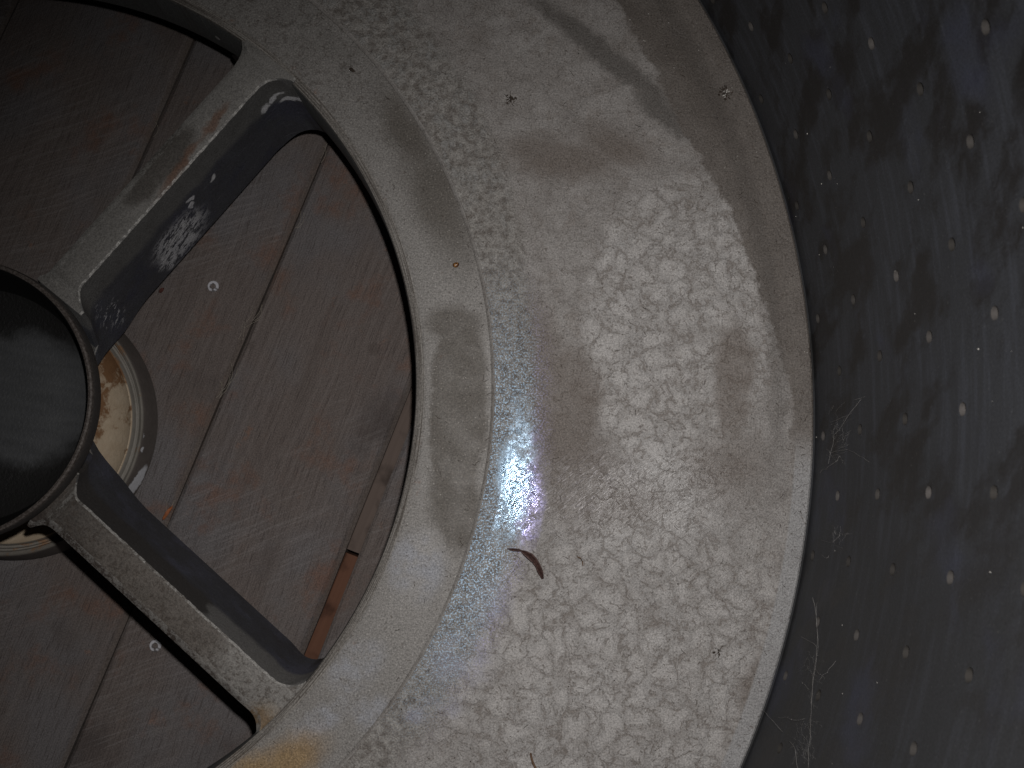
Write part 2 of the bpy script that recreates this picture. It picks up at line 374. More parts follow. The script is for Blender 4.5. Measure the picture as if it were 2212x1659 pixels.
def spoke_mat(kind):
    s = NT('spoke_paint'); xyz = s.sep(s.co); top = s.comb(xyz[0], xyz[1]); side = s.comb(xyz[0], xyz[2])
    n_mid = s.noise(s.co, 75, 5, .6); n_fine = s.noise(s.co, 520, 4, .65)
    wt = s.warp(top, (60, .012), (220, .004)); ws = s.warp(side, (60, .012), (220, .005))
    if kind == 0:
        tc = s.mix(n_mid, (.145, .136, .125), (.225, .214, .199))
        nearhub = s.mr(xyz[0], .20, .10)
        tc = s.mix(s.mul(nearhub, .5), tc, (.105, .098, .090))
        st = s.mx([s.blob(wt, .180, .004, .022, .013, 0, .25), s.blob(wt, .156, .0, .012, .006, 0, .4)])
        tc = s.mix(s.mul(st, .8), tc, (.062, .054, .047))
        ru = s.mx([s.blob(wt, .214, -.004, .013, .003, 8, .5), s.blob(wt, .18, -.008, .02, .0025, 4, .6)])
        tc = s.mix(s.mul(ru, .75), tc, (.13, .068, .042))
    else:
        tc = s.mix(n_mid, (.080, .069, .059), (.140, .122, .106))
        pale = s.mr(s.mth('ADD', xyz[0], s.mul(n_mid, .03)), .222, .24)
        tc = s.mix(s.mul(pale, .8), tc, (.205, .193, .178))
        tc = s.mix(s.mul(s.mr(xyz[0], .135, .10), .7), tc, (.055, .048, .042))
        tc = s.mix(s.mul(s.mr(s.noise(s.co, 300, 5, .75), .48, .62), .7), tc, (.056, .044, .035))
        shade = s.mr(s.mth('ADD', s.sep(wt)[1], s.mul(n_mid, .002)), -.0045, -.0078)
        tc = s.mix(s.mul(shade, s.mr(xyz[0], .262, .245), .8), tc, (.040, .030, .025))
        dk = s.blob(wt, .262, -.009, .020, .004, 12, .3)
        tc = s.mix(s.mul(dk, .8), tc, (.075, .050, .040))
        och = s.blob(wt, .262, -.012, .012, .01, 0, .6)
        tc = s.mix(s.mul(och, .5), tc, (.21, .14, .065))
    # painted side faces: bare grey band under the ridge, dark blue-black paint below
    edge = s.mth('ADD', -.022 if kind == 0 else -.026, s.mul(s.mth('SUBTRACT', s.noise(side, 60, 4), .5), .012))
    dark = s.mix(n_mid, (.032, .033, .037), (.068, .069, .080))
    blue = s.mr(s.noise(ws, 34, 4), .48, .66)
    dark = s.mix(s.mul(blue, .7), dark, (.074, .077, .105) if kind else (.038, .040, .060))
    grey = s.mix(n_mid, (.070, .069, .067), (.125, .122, .117))
    if kind: grey = s.mix(s.mr(s.mth('ADD', xyz[0], s.mul(n_mid, .03)), .205, .212), (.045, .042, .040), (.150, .145, .138))
    sc = s.mix(s.mr(s.mth('SUBTRACT', xyz[2], edge), -.006, .002), dark, grey)
    scr = s.noise(s.aniso(side, 5, 60, 700), 1.0, 4, .7)
    sc = s.mix(s.mul(s.mr(scr, .60, .72), .35), sc, (.22, .22, .25))
    rag = s.noise(s.aniso(side, 20, 120, 280), 1.0, 6, .8)
    if kind == 0:
        sp = s.mul(s.mx([s.blob(ws, .149, -.053, .020, .018, 14, .4), s.blob(ws, .134, -.061, .010, .009, 0, .4)]), s.mr(rag, .478, .492))
        dots = s.mx([s.blob(ws, *b) for b in ((.190, -.034, .0028, .0020, 30, .3), (.171, -.031, .003, .0022, 0, .3), (.168, -.036, .002, .0015, 0, .3),
                                              (.243, -.024, .004, .0035, 0, .3), (.252, -.020, .006, .002, 30, .3), (.262, -.024, .008, .002, 20, .3))])
        hub_w = s.mul(s.blob(side, .083, -.045, .008, .018, 0, .5), s.mr(rag, .56, .58))
        sc = s.mix(s.mx([s.mul(sp, .8), dots, s.mul(hub_w, .8)]), sc, s.mix(n_mid, (.38, .38, .42), (.55, .54, .52)))
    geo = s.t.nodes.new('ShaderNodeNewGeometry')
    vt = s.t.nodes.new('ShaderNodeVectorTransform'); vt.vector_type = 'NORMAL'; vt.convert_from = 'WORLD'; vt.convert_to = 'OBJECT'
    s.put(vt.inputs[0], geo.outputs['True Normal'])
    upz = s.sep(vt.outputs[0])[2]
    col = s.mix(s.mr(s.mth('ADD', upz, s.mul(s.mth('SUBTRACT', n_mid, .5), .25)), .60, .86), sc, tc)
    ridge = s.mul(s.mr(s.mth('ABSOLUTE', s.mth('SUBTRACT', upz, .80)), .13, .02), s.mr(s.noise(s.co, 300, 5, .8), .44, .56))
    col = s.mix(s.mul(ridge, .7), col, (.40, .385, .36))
    col = s.mix(s.mul(s.mr(n_fine, .62, .70), .7), col, (.05, .042, .036))
    gr = s.mr(s.noise(s.co, 1150, 2, .6), .30, .70, .65, 1.32, 'LINEAR')
    col = s.mix(1.0, col, s.comb(gr, gr, gr), 'MULTIPLY')
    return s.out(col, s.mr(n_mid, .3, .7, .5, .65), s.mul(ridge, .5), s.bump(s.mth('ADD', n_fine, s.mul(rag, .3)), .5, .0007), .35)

def wood_mat():
    s = NT('weathered_plank'); oi = s.t.nodes.new('ShaderNodeObjectInfo')
    off = s.comb(s.mul(oi.outputs['Random'], 7.3), s.mul(oi.outputs['Random'], 3.1), 0.0)
    P = s.vm('ADD', s.co, off); w = s.warp(P, (7, .010), (50, .0012))
    g1 = s.noise(s.mapping(w, (0, 0, 0), (0, 0, 0), (6, 300, 120)), 1.0, 6, .72)
    g2 = s.noise(s.aniso(w, 3, 60, 1500), 1.0, 2, .5)
    saw = s.noise(s.aniso(s.warp(P, (4, .045)), -50, 22, 420), 1.0, 3, .6)
    patch = s.noise(P, 13, 4, .55)
    col = s.mix(s.mr(g1, .2, .8), (.100, .080, .071), (.152, .128, .117))
    col = s.mix(s.mul(s.mr(patch, .42, .66), .6), col, (.128, .124, .129))
    red = s.mr(s.noise(P, 21, 5, .65), .52, .70)
    col = s.mix(s.mul(red, .7), col, (.150, .080, .055))
    oran = s.mr(s.noise(P, 50, 5, .7), .62, .76)
    col = s.mix(s.mul(oran, .45), col, (.23, .105, .055))
    dk = s.mr(s.noise(P, 9, 4, .6), .55, .72)
    col = s.mix(s.mul(dk, .75), col, (.066, .054, .050))
    col = s.mix(s.mul(s.mr(g2, .56, .66), .65), col, (.062, .050, .046))
    col = s.mix(s.mul(s.mr(saw, .50, .62), s.mr(s.noise(P, 8, 3), .42, .62), .17), col, (.275, .255, .248))
    kn = s.mr(s.voro(w, 8, 'F1'), .05, .025)
    col = s.mix(s.mul(kn, .6), col, (.085, .068, .060))
    arris = s.mr(s.sep(s.co)[2], -.0006, -.0025)
    col = s.mix(s.mul(arris, .6), col, s.mix(s.noise(P, 120, 4, .7), (.080, .062, .052), (.150, .122, .104)))
    gr = s.mr(s.noise(P, 1000, 2, .6), .30, .70, .70, 1.28, 'LINEAR')
    col = s.mix(1.0, col, s.comb(gr, gr, gr), 'MULTIPLY')
    h = s.mth('ADD', s.mul(g1, .35), s.mth('ADD', s.mul(g2, -.6), s.mul(saw, 1.0)))
    return s.out(col, .85, 0.0, s.bump(h, .5, .0012), .15)

def lath_mat(a, b):
    s = NT('reddish_lath')
    g = s.noise(s.mapping(s.co, (0, 0, 0), (0, 0, 0), (12, 300, 60)), 1.0, 4, .6)
    n = s.noise(s.co, 40, 4)
    col = s.mix(g, a, b); col = s.mix(s.mr(n, .5, .7), col, tuple(x*.6 for x in a))
    return s.out(col, .8, 0, s.bump(g, .4, .001), .2)

def dish_mat():
    s = NT('rusty_cream_enamel'); xyz = s.sep(s.co); flat = s.comb(xyz[0], xyz[1]); r = s.vm('LENGTH', flat)
    w = s.warp(s.co, (50, .014), (200, .005)); n = s.noise(w, 60, 5, .65)
    th = s.mth('ARCTAN2', xyz[1], xyz[0])
    cream = s.mix(s.noise(s.co, 150, 4), (.40, .30, .20), (.56, .46, .34))
    ru = s.mr(s.mth('ADD', n, s.mul(th, .22)), .50, .63)
    cream = s.mix(ru, cream, s.mix(s.noise(s.co, 120, 4), (.14, .065, .03), (.27, .15, .075)))
    ring = s.mix(n, (.13, .115, .095), (.27, .25, .22))
    ring = s.mix(s.mul(s.mr(s.noise(s.co, 70, 4, .7), .55, .65), .7), ring, (.24, .12, .05))
    col = s.mix(s.mr(r, .0798, .0806), cream, ring)
    body = s.mix(n, (.065, .055, .050), (.13, .112, .10))
    col = s.mix(s.mr(r, .0878, .0884), col, body)
    arc = s.comb(th, xyz[2])
    wp = s.warp(arc, (18, .006), (160, .0022))
    paint = s.mx([s.blob(wp, -.47, .0075, .155, .0055, -1, .15), s.blob(wp, -.10, .018, .025, .002, 0, .3), s.blob(wp, -.2, .015, .02, .0015, 0, .3)])
    col = s.mix(s.mul(paint, s.mr(r, .0883, .0888)), col, (.50, .50, .52))
    return s.out(col, .6, 0, s.bump(s.noise(s.co, 400, 4), .4, .0008), .3)

def plain(name, a, b, sc=300, rough=.7, spec=.3, bump=.3):
    s = NT(name); n = s.noise(s.co, sc, 4, .6)
    return s.out(s.mix(s.mr(n, .3, .7), a, b), rough, 0, s.bump(n, bump, .0005), spec)

M_plate, M_lip, M_wall, M_bore, M_hub = plate_mat(), lip_mat(), wall_mat(), bore_mat(), hub_mat()
M_sp = [spoke_mat(0), spoke_mat(1)]
M_wood, M_dish = wood_mat(), dish_mat()
M_soil = plain('dark_soil', (.012, .010, .009), (.03, .025, .02), 60, .95)

# ------------------------------------------------------------------ floor of planks under the drum
floor = mesh_obj('floor', [(-2, -2, -.190), (2, -2, -.190), (2, 2, -.190), (-2, 2, -.190)], [(0, 1, 2, 3)], M_soil)
tag(floor, 'weathered grey brown plank floor seen through the open drum bottom', kind='structure')
ZB, TH = -.110, .022
ANG = math.atan2(.934, .357)                    # run of the boards
def plank(p0, p1, x0=-1.3, x1=1.3, zt=ZB, th=TH, mat=None, name='plank', seg=44):
    """board between the offsets p0 and p1 (to the right of its run), worn edges"""
    V, F = [], []; mid, hw = (p0+p1)/2, (p1-p0)/2
    wl = wr = 0.0; bw = .0042 if th > .02 else .001; bd = .0042 if th > .02 else .001
    for i in range(seg+1):
        x = x0+(x1-x0)*i/seg
        wl = wl*.7+rnd.uniform(-1, 1)*.0005; wr = wr*.7+rnd.uniform(-1, 1)*.0005
        c = .0012+rnd.random()*.0008
        yl, yr = hw+wl, -hw+wr                  # local +Y is to the left of the run
        V += [(x, yl, -th), (x, yl, -c), (x, yl-c*1.4, 0), (x, yr+bw, 0), (x, yr, -bd), (x, yr, -th)]
    for i in range(seg):
        for k in range(6):
            F.append((i*6+k, i*6+(k+1) % 6, i*6+6+(k+1) % 6, i*6+6+k))
    F.append((0, 1, 2, 3, 4, 5)); F.append(tuple(seg*6+k for k in (5, 4, 3, 2, 1, 0)))
    o = mesh_obj(name, V, F, mat or M_wood, floor)
    o.rotation_euler[2] = ANG; o.location = (mid*math.sin(ANG), -mid*math.cos(ANG), zt)
    return o
LEFT = [-.905, -.777, -.653, -.524, -.397, -.266, -.1369, -.0075, .1126, .2415, .372, .497, .62, .745, .87]
G = .0021
planks = []
for i in range(len(LEFT)-1):
    right = LEFT[i+1]-G
    if abs(LEFT[i]-.1126) < 1e-6: right = .2315
    planks.append(plank(LEFT[i], right, zt=ZB+rnd.uniform(-.0012, .0012)))
# two narrow battens lying lower in the widest joint, with a notch between their ends
M_l0 = lath_mat((.085, .062, .051), (.135, .102, .086)); M_l1 = lath_mat((.088, .038, .022), (.140, .066, .040))
def along(p): return p.x*math.cos(ANG)+p.y*math.sin(ANG)
brk = along(at(755, 1195, ZB))
a = plank(.2296, .2442, brk+.0014, .9, ZB-.0085, .016, M_l0, 'batten', 14); a['label'] = 'dark brown batten in the joint between planks'
b = plank(.2296, .2442, -.9, brk-.0014, ZB-.0105, .016, M_l1, 'batten', 14); b['label'] = 'orange brown batten in the joint between planks'
# the planks rest on three cross bearers
for i, x in enumerate((-.62, .0, .62)):
    V, F = [], []
    bx = mesh_obj('bearer', [(-.05, -1.2, -.058), (.05, -1.2, -.058), (.05, 1.2, -.058), (-.05, 1.2, -.058),
                             (-.05, -1.2, 0), (.05, -1.2, 0), (.05, 1.2, 0), (-.05, 1.2, 0)],
                  [(0, 1, 2, 3), (4, 5, 6, 7), (0, 1, 5, 4), (1, 2, 6, 5), (2, 3, 7, 6), (3, 0, 4, 7)], M_wood, floor, False)
    bx.rotation_euler[2] = ANG; bx.location = (x*math.cos(ANG)+.42*math.cos(ANG), x*math.sin(ANG)+.42*math.sin(ANG), ZB-.0305)
# nails: sunk heads ringed with white paint
s = NT('nail_white'); rr = s.vm('LENGTH', s.warp(s.co, (380, .0028), (1500, .0010)))
M_nail = s.out(s.mix(s.mul(s.mr(rr, .0018, .0026), s.mr(s.noise(s.co, 420, 3), .38, .5)), (.11, .10, .10), (.44, .43, .45)), .6, 0)
def nail(u, v, pl):
    p = at(u, v, ZB)
    V, F = lathe([(.0001, -.0002), (.0016, -.0002), (.0020, .0007), (.0036, .0007), (.0040, .0003), (.0040, -.0015)], 18, False)
    o = mesh_obj('nail_head', V, F, M_nail, pl)
    q = Matrix.Rotation(-ANG, 3, 'Z') @ (p-Vector(pl.location)); o.location = (q.x, q.y, .0)
nail(460, 618, planks[7]); nail(335, 1395, planks[8])
def off_of(p): return p.x*math.sin(ANG)-p.y*math.cos(ANG)

# ------------------------------------------------------------------ round dish on the planks below the hub
dc = Vector((-.0120, -.0139, ZB+.0012))
prof = [(.0002, .004), (.060, .0065), (.0745, .0125), (.0795, .0175), (.0805, .0165), (.0815, .0130), (.0828, .0128), (.0836, .0155), (.0846, .0155),
        (.0854, .0180), (.0872, .0195), (.0880, .0187), (.0890, .0150), (.0916, .003), (.0919, .0), (.0002, .0)]
V, F = lathe(prof, 96, False)
dish = mesh_obj('round_dish', V, F, M_dish); dish.location = dc
tag(dish, 'round cream and rust stained dish with stepped rim, on the planks below the hub', 'dish')

# ------------------------------------------------------------------ the drum
drum = empty('spoked_drum')
tag(drum, 'large metal drum with pale dusty bottom ring, four spokes and dark perforated wall', 'drum')
RW = .500
lip_prof = [(.300, -.046), (.268, -.046), (.2645, -.043), (.2640, -.006), (.2648, -.0034), (.2660, -.0024), (.2690, -.0006), (.2712, .0), (.285, .0002), (.3096, .0001), (.3096, -.008), (.300, -.008)]
V, F = lathe(lip_prof, 360)
lip = mesh_obj('lip_ring', V, F, M_lip, drum)
plate_prof = [(.3088, -.012), (.3089, .0008), (.3097, .0020), (.3104, .0027)]
zc = .0027
for i in range(1, 41):                          # a crest close to the step, then an almost flat pan
    r0 = .3104+(.4700-.3104)*(i/40)**1.35
    slope = math.tan(R(3.0-6.2*smooth(.306, .346, r0)+6.0*smooth(.352, .395, r0)-3.2*smooth(.43, .468, r0)))
    pr = plate_prof[-1][0]; zc += slope*(r0-pr); plate_prof.append((r0, zc))
zl = plate_prof[-1][1]
plate_prof += [(.478, zl-.0006), (.4865, zl-.0006), (.4880, zl+.0004), (.4972, zl+.0006), (.4984, zl-.0004), (.4988, zl-.004), (.4988, -.014), (.330, -.014)]
V, F = lathe(plate_prof, 360)
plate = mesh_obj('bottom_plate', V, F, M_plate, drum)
def plate_z(r):
    P = [(.2712, 0), (.309, .0001)]+plate_prof[3:-2]
    for (a0, b0), (a1, b1) in zip(P, P[1:]):
        if a0 <= r <= a1: return b0+(b1-b0)*(r-a0)/max(a1-a0, 1e-6)
    return 0.0

# wall with drilled holes: 46 a row, rows staggered by half a step
NROW, PER, ROWH, Z0 = 12, 46, .0278, .0172
STEP = 2*math.pi/PER; TW = .007; HR = .0029
PH0 = R(4.45)
zlo = -.014
def wall_pt(t, z, rad=RW): return (rad*math.cos(t), rad*math.sin(t), z)
V, F = [], []
hole_at = []
idx = {}
def vid(ti, z, t):
    k = (ti % (PER*8), round(z*1e6))
    if k not in idx: idx[k] = len(V); V.append(wall_pt(t, z))
    return idx[k]
tth = lambda ti: PH0+STEP*ti/8
# plain skirt below the first row of cells
zb0 = Z0-ROWH/2
for ti in range(PER*8):
    F.append((vid(ti, zlo, tth(ti)), vid(ti+1, zlo, tth(ti+1)), vid(ti+1, zb0, tth(ti+1)), vid(ti, zb0, tth(ti))))
for k in range(NROW):
    zc0 = Z0+k*ROWH; za, zb = zc0-ROWH/2, zc0+ROWH/2
    for i in range(PER):
        base = i*8+(4 if k % 2 else 0)           # centre of the cell
        lo, hi = base-4, base+4
        loop = []
        for q in range(8): loop.append((lo+q, za))
        for q in range(4): loop.append((hi, za+(zb-za)*q/4))
        for q in range(8): loop.append((hi-q, zb))
        for q in range(4): loop.append((lo, zb-(zb-za)*q/4))
        ring = [vid(ti, z, tth(ti)) for ti, z in loop]
        tc = tth(base); jt, jz = rnd.uniform(-.0004, .0004), rnd.uniform(-.0004, .0004)
        hole_at.append((k, tc+jt/RW, zc0+jz))
        hv = []
        for ti, z in loop:
            dx, dz = (ti-base)*STEP/8*RW, z-zc0
            L = math.hypot(dx, dz); hv.append(len(V))
            V.append(wall_pt(tc+jt/RW+dx/L*HR/RW, zc0+jz+dz/L*HR))
        for q in range(24):
            q2 = (q+1) % 24; F.append((ring[q], ring[q2], hv[q2], hv[q]))
ztop = Z0+(NROW-.5)*ROWH
n8 = PER*8
ob = len(V)
for ti in range(n8): V += [wall_pt(tth(ti), ztop+.006, RW+.001), wall_pt(tth(ti), ztop+.006, RW+TW-.001), wall_pt(tth(ti), ztop+.004, RW+TW), wall_pt(tth(ti), zlo, RW+TW)]
for ti in range(n8):
    tj = (ti+1) % n8
    F.append((vid(ti, ztop, 0), vid(tj, ztop, 0), ob+tj*4, ob+ti*4))
    for q in range(3): F.append((ob+ti*4+q, ob+tj*4+q, ob+tj*4+q+1, ob+ti*4+q+1))
    F.append((ob+ti*4+3, ob+tj*4+3, vid(tj, zlo, 0), vid(ti, zlo, 0)))
me = bpy.data.meshes.new('drum_wall'); me.from_pydata(V, [], F); me.update()
bm = bmesh.new(); bm.from_mesh(me); bmesh.ops.recalc_face_normals(bm, faces=bm.faces); bm.to_mesh(me); bm.free()
me.polygons.foreach_set('use_smooth', [True]*len(me.polygons)); me.set_sharp_from_angle(angle=R(40))
me.materials.append(M_wall)
wall = bpy.data.objects.new('drum_wall', me); COL.objects.link(wall); wall.parent = drum
wall['label'] = 'dark steel wall drilled with staggered rows of small holes'
# each hole: a slightly countersunk bore
def bore_geo(V, F, mtx=None):
    b = len(V); nn = 16
    for x, rr in ((-.00005, HR*1.06), (.0009, HR*.93), (TW-.0006, HR*.90)):
        for q in range(nn):
            a = 2*math.pi*q/nn; p = Vector((RW+x, rr*math.cos(a), rr*math.sin(a)))
            V.append(mtx @ p if mtx else p)
    for l in range(2):
        for q in range(nn):
            q2 = (q+1) % nn; F.append((b+l*nn+q, b+l*nn+q2, b+(l+1)*nn+q2, b+(l+1)*nn+q))
    F.append(tuple(b+2*nn+q for q in range(nn)))
V, F = [], []; bore_geo(V, F)
proto = None; SV, SF = [], []
for k, t, z in hole_at:
    tt = (t+math.pi) % (2*math.pi)-math.pi
    if R(-27) < tt < R(32) and k <= 9:
        if proto is None:
            proto = o = mesh_obj('drain_hole', V, F, M_bore, wall)
        else:
            o = proto.copy(); COL.objects.link(o); o.parent = wall
        o.rotation_euler[2] = t; o.location = (0, 0, z)
    else:
        bore_geo(SV, SF, Matrix.Translation((0, 0, z)) @ Matrix.Rotation(t, 4, 'Z'))
tag(mesh_obj('drain_holes', SV, SF, M_bore, wall), kind='stuff')
# rolled bead where the wall stands in the plate
V, F = lathe([(.4990, -.006), (.4990, .0005), (.4996, .0017), (.5003, .0024), (.5010, .0020), (.5010, -.006)], 240)
bead = mesh_obj('foot_bead', V, F, M_wall, wall)

# hub: short flange with a shallow greasy cup, tapering underneath
hub_prof = [(.0003, -.0245), (.050, -.0245), (.062, -.0240), (.0705, -.0215), (.0742, -.0130), (.0772, .0010), (.0790, .0084), (.0798, .0098), (.0810, .0102),
            (.0820, .0096), (.0825, .0082), (.0827, .0050), (.0826, -.001), (.0812, -.006), (.0735, -.016), (.062, -.036), (.058, -.062), (.050, -.068), (.0003, -.068)]
V, F = lathe(hub_prof, 160, False)
hub = mesh_obj('hub', V, F, M_hub, drum); hub.location = (-.0015, -.0085, 0); hub['label'] = 'dark greasy hub with a shallow cup and a worn rim'

# spokes: tall webs with a flat top, filleted into hub and ring
def spoke(kind, zoff, endz, R0, hw):
    V, F = [], []; N = 76
    R1 = .2662
    for i in range(N+1):
        t = i/N; x = R0+(R1-R0)*t
        def fillet(e, rf): return 0.0 if e >= rf else rf-math.sqrt(max(0.0, rf*rf-(rf-max(e, 0.0))**2))
        e1 = .2640-x; e0 = x-R0-.003
        top_f = min(fillet(e1, .018 if kind == 0 else .014), .0135 if kind == 0 else .0105) + min(fillet(e0, .012), .0095)
        top_h = top_f*(.5 if kind == 0 else 1.0)
        bot_f = min(fillet(e1, .030 if kind == 0 else .018), .027 if kind == 0 else .0145) + min(fillet(e0, .029), .016)
        z = zoff+endz*smooth(.240, .266, x)
        if e0 < .011: z -= .0045*smooth(.011, .0, e0)
        depth = -.078+.016*smooth(.238, .266, x)+.034*smooth(.020, .0, x-R0)
        y = hw+top_f; yh = hw+top_h; yb = hw+.0058+bot_f; ym = (y*.55+yb*.45); bev = .0009
        wob = rnd.uniform(-.0002, .0002)
        sec = [(-y+bev*1.1+wob, z, 0), (-y-.0002+wob, z-bev, 0), (-y-.0012, z-.013, .1), (-ym, z-.036, .45), (-yb, depth+.004, 1), (-yb+.004, depth, 1),
               (yb-.004, depth, 1), (yb, depth+.004, 1), (yh*.55+yb*.45, z-.036, .45), (yh+.0016, z-.014, .1), (yh-.0012, z-.0026, 0), (yh-.0058, z, 0)]
        pull = .030*smooth(.034, .0, x-R0)      # the web runs in under the hub
        for yy, zz, k in sec: V.append((x-pull*k, yy if kind == 0 else -yy, zz))
    k = 12
    for i in range(N):
        for q in range(k): F.append((i*k+q, i*k+(q+1) % k, (i+1)*k+(q+1) % k, (i+1)*k+q))
    F.append(tuple(range(k))); F.append(tuple(N*k+q for q in reversed(range(k))))
    return V, F
# run, offset to the left of the axis, paint, heights, inner end, half width
SP = [(51.0, -.0031, 0, -.0004, -.0004, .0748, .0113, 'spoke with pale dusty top, white paint splashes on its dark side'),
      (-41.5, -.0135, 1, -.0012, -.0030, .0830, .0117, 'spoke with brown speckled top and bluish side'),
      (141.0, -.003, 0, -.0004, -.0004, .0750, .0113, None), (228.5, -.004, 1, -.0008, -.0020, .0790, .0117, None)]
for ang, off, kind, zo, ez, r_in, hw, lab in SP:
    V, F = spoke(kind, zo, ez, r_in, hw)
    o = mesh_obj('spoke', V, F, M_sp[kind], drum); o.rotation_euler[2] = R(ang)
    o.location = (-math.sin(R(ang))*off, math.cos(R(ang))*off, 0)
    if lab: o['label'] = lab

# ------------------------------------------------------------------ small things lying about
M_leaf = plain('dry_leaf', (.030, .016, .013), (.095, .050, .042), 500, .55, .4)
M_twig = plain('dry_twig', (.075, .040, .022), (.14, .085, .05), 500, .75)
M_dark = plain('dark_debris', (.018, .013, .010), (.06, .042, .03), 600, .8)
M_pale = plain('pale_grit', (.35, .33, .30), (.60, .57, .52), 900, .7)
M_web = plain('grey_cobweb', (.20, .19, .18), (.30, .285, .27), 900, .8)
def on_plate(u, v, up=0.0):
    p = at(u, v, 0.003); p = at(u, v, plate_z(math.hypot(p.x, p.y))); p.z += up; return p
# curled dry leaf
ctr = [(1095, 1185), (1108, 1187), (1121, 1188), (1125, 1189), (1134, 1194), (1145, 1201), (1154, 1210), (1161, 1221), (1166, 1233), (1170, 1243), (1172, 1250)]
wid = [.8, 3.2, 2.8, 1.6, 6.0, 7.0, 6.8, 6.2, 5.4, 3.8, 2.4]
V, F = [], []
pts = [on_plate(u, v) for u, v in ctr]; base = pts[5].copy()
for i, p in enumerate(pts):
    t = (pts[min(i+1, len(pts)-1)]-pts[max(i-1, 0)]); t.z = 0; t.normalize(); nrm = Vector((-t.y, t.x, 0)); w = wid[i]*KP
    lift = .0009+.0016*math.sin(math.pi*i/10)
    w *= 1+rnd.uniform(-.12, .12)
    for q, (s_, zz) in enumerate(((-1, .0012), (-.5, .0002), (0, -.0003), (.5, .0003), (1, .0014))):
        V.append(p-base+nrm*w*s_+Vector((0, 0, lift+zz*w*900*.9)))
n = len(pts)
for i in range(n-1):
    for q in range(4): F.append((i*5+q, i*5+q+1, i*5+6+q, i*5+5+q))
leaf = mesh_obj('dry_leaf', V, F, M_leaf); leaf.location = base
sd = leaf.modifiers.new('thick', 'SOLIDIFY'); sd.thickness = .0004
tag(leaf, 'dark brown curled dry leaf lying on the pale plate beside the bright glint', 'leaf')
def strand(name, uv, rad, mat, label, cat, up=.0004, tap=True, group=None):
    pts = [on_plate(u, v, up) for u, v in uv]; base = pts[len(pts)//2].copy()
    V, F = [], []; n = len(pts)
    tube(V, F, [p-base+Vector((0, 0, rnd.uniform(0, .0005))) for p in pts], [rad*(.55+.45*math.sin(math.pi*(i+.6)/(n+.2))) if tap else rad for i in range(n)], 6)
    o = mesh_obj(name, V, F, mat); o.location = base; tag(o, label, cat, group); return o
strand('twig', [(1146, 1626), (1148, 1636), (1151, 1647), (1157, 1659), (1166, 1672)], 2.6*KP, M_twig, 'thin brown twig on the pale plate below the curled leaf', 'twig')
strand('plant_stalk', [(1246, 1202), (1254, 1206), (1258, 1213), (1259, 1222)], 1.5*KP, M_twig, 'short bent brown stalk to the right of the curled leaf', 'stalk')
# beetle-like seed on the lip
s = NT('seed_shell'); pat = s.noise(s.co, 900, 3, .6)
M_seed = s.out(s.mix(s.mr(pat, .45, .58), (.05, .018, .008), (.30, .15, .05)), .25, 0, s.bump(pat, .5, .0004), .5)
V, F = [], []; lump(V, F, (0, 0, .0011), .0020, .0016, .0013, .3, .05, 12, 7)
seed = mesh_obj('seed', V, F, M_seed); seed.location = at(985, 573, .0003)
tag(seed, 'tiny glossy brown mottled seed on the ring next to the step', 'seed')
V, F = [], []; lump(V, F, (0, 0, .0009), .0018, .0011, .0011, -.6, .2, 9, 5); lump(V, F, (.0013, -.0009, .0007), .0008, .0007, .0007, 0, .2)
o = mesh_obj('dropping', V, F, M_dark); o.location = on_plate(760, 152)
tag(o, 'small black dropping on the ring above the upper spoke', 'dropping')
V, F = [], []; lump(V, F, (0, 0, .0008), .0022, .0015, .0008, .7, .3, 8, 4)
o = mesh_obj('wood_chip', V, F, plain('red_chip', (.05, .016, .012), (.09, .03, .02), 500)); o.location = at(350, 627, ZB+.0012)
tag(o, 'small dark red chip on the plank beside the upper spoke', 'chip')
V, F = [], []; lump(V, F, (0, 0, .0008), .0058, .0014, .0010, 1.0, .2, 8, 5)
o = mesh_obj('splinter', V, F, plain('orange_splinter', (.20, .060, .022), (.32, .11, .04), 500)); o.location = at(362, 1108, ZB+.0004)
tag(o, 'orange brown wood splinter in the plank joint beside the lower spoke', 'splinter')
# remains of an insect: legs and husk
def husk(name, u, v, mats, sc, label, nleg, npale):
    base = on_plate(u, v); root = empty(name, base); tag(root, label, 'debris')
    V, F = [], []
    for i in range(nleg):
        a = rnd.uniform(0, 6.28); d = rnd.uniform(0, .0045)*sc; p = Vector((math.cos(a)*d, math.sin(a)*d, .0006))
        lump(V, F, p, rnd.uniform(.0004, .0013)*sc, rnd.uniform(.0003, .0007)*sc, .0006, a)
    for i in range(nleg//2):
        a = rnd.uniform(0, 6.28); p0 = Vector((math.cos(a), math.sin(a), 0))*.001*sc; pts = [p0+Vector((0, 0, .0008))]
        for j in range(3): a += rnd.uniform(-.7, .7); pts.append(pts[-1]+Vector((math.cos(a), math.sin(a), rnd.uniform(-.2, .2)))*.0014*sc)
        tube(V, F, pts, .00016, 4)
    mesh_obj('husk', V, F, mats[0], root)
    if npale:
        V, F = [], []
        for i in range(npale):
            a = rnd.uniform(0, 6.28); d = rnd.uniform(0, .0028)*sc
            lump(V, F, (math.cos(a)*d, math.sin(a)*d, .001), rnd.uniform(.0003, .0009), rnd.uniform(.0003, .0006), .0005, a)
        mesh_obj('pale_crumb', V, F, mats[1], root)
husk('insect_remains', 1567, 202, (M_dark, M_pale), 1.0, 'dark crumbly insect remains with pale crumbs on the brown rim band', 26, 9)
husk('dirt_tuft', 1104, 214, (M_dark, M_pale), 1.0, 'dark fuzzy tuft of dirt on the upper pale plate', 12, 0)
husk('dirt_crumbs', 1552, 1405, (M_dark, M_pale), .8, 'row of black crumbs on the lower right of the plate', 9, 0)

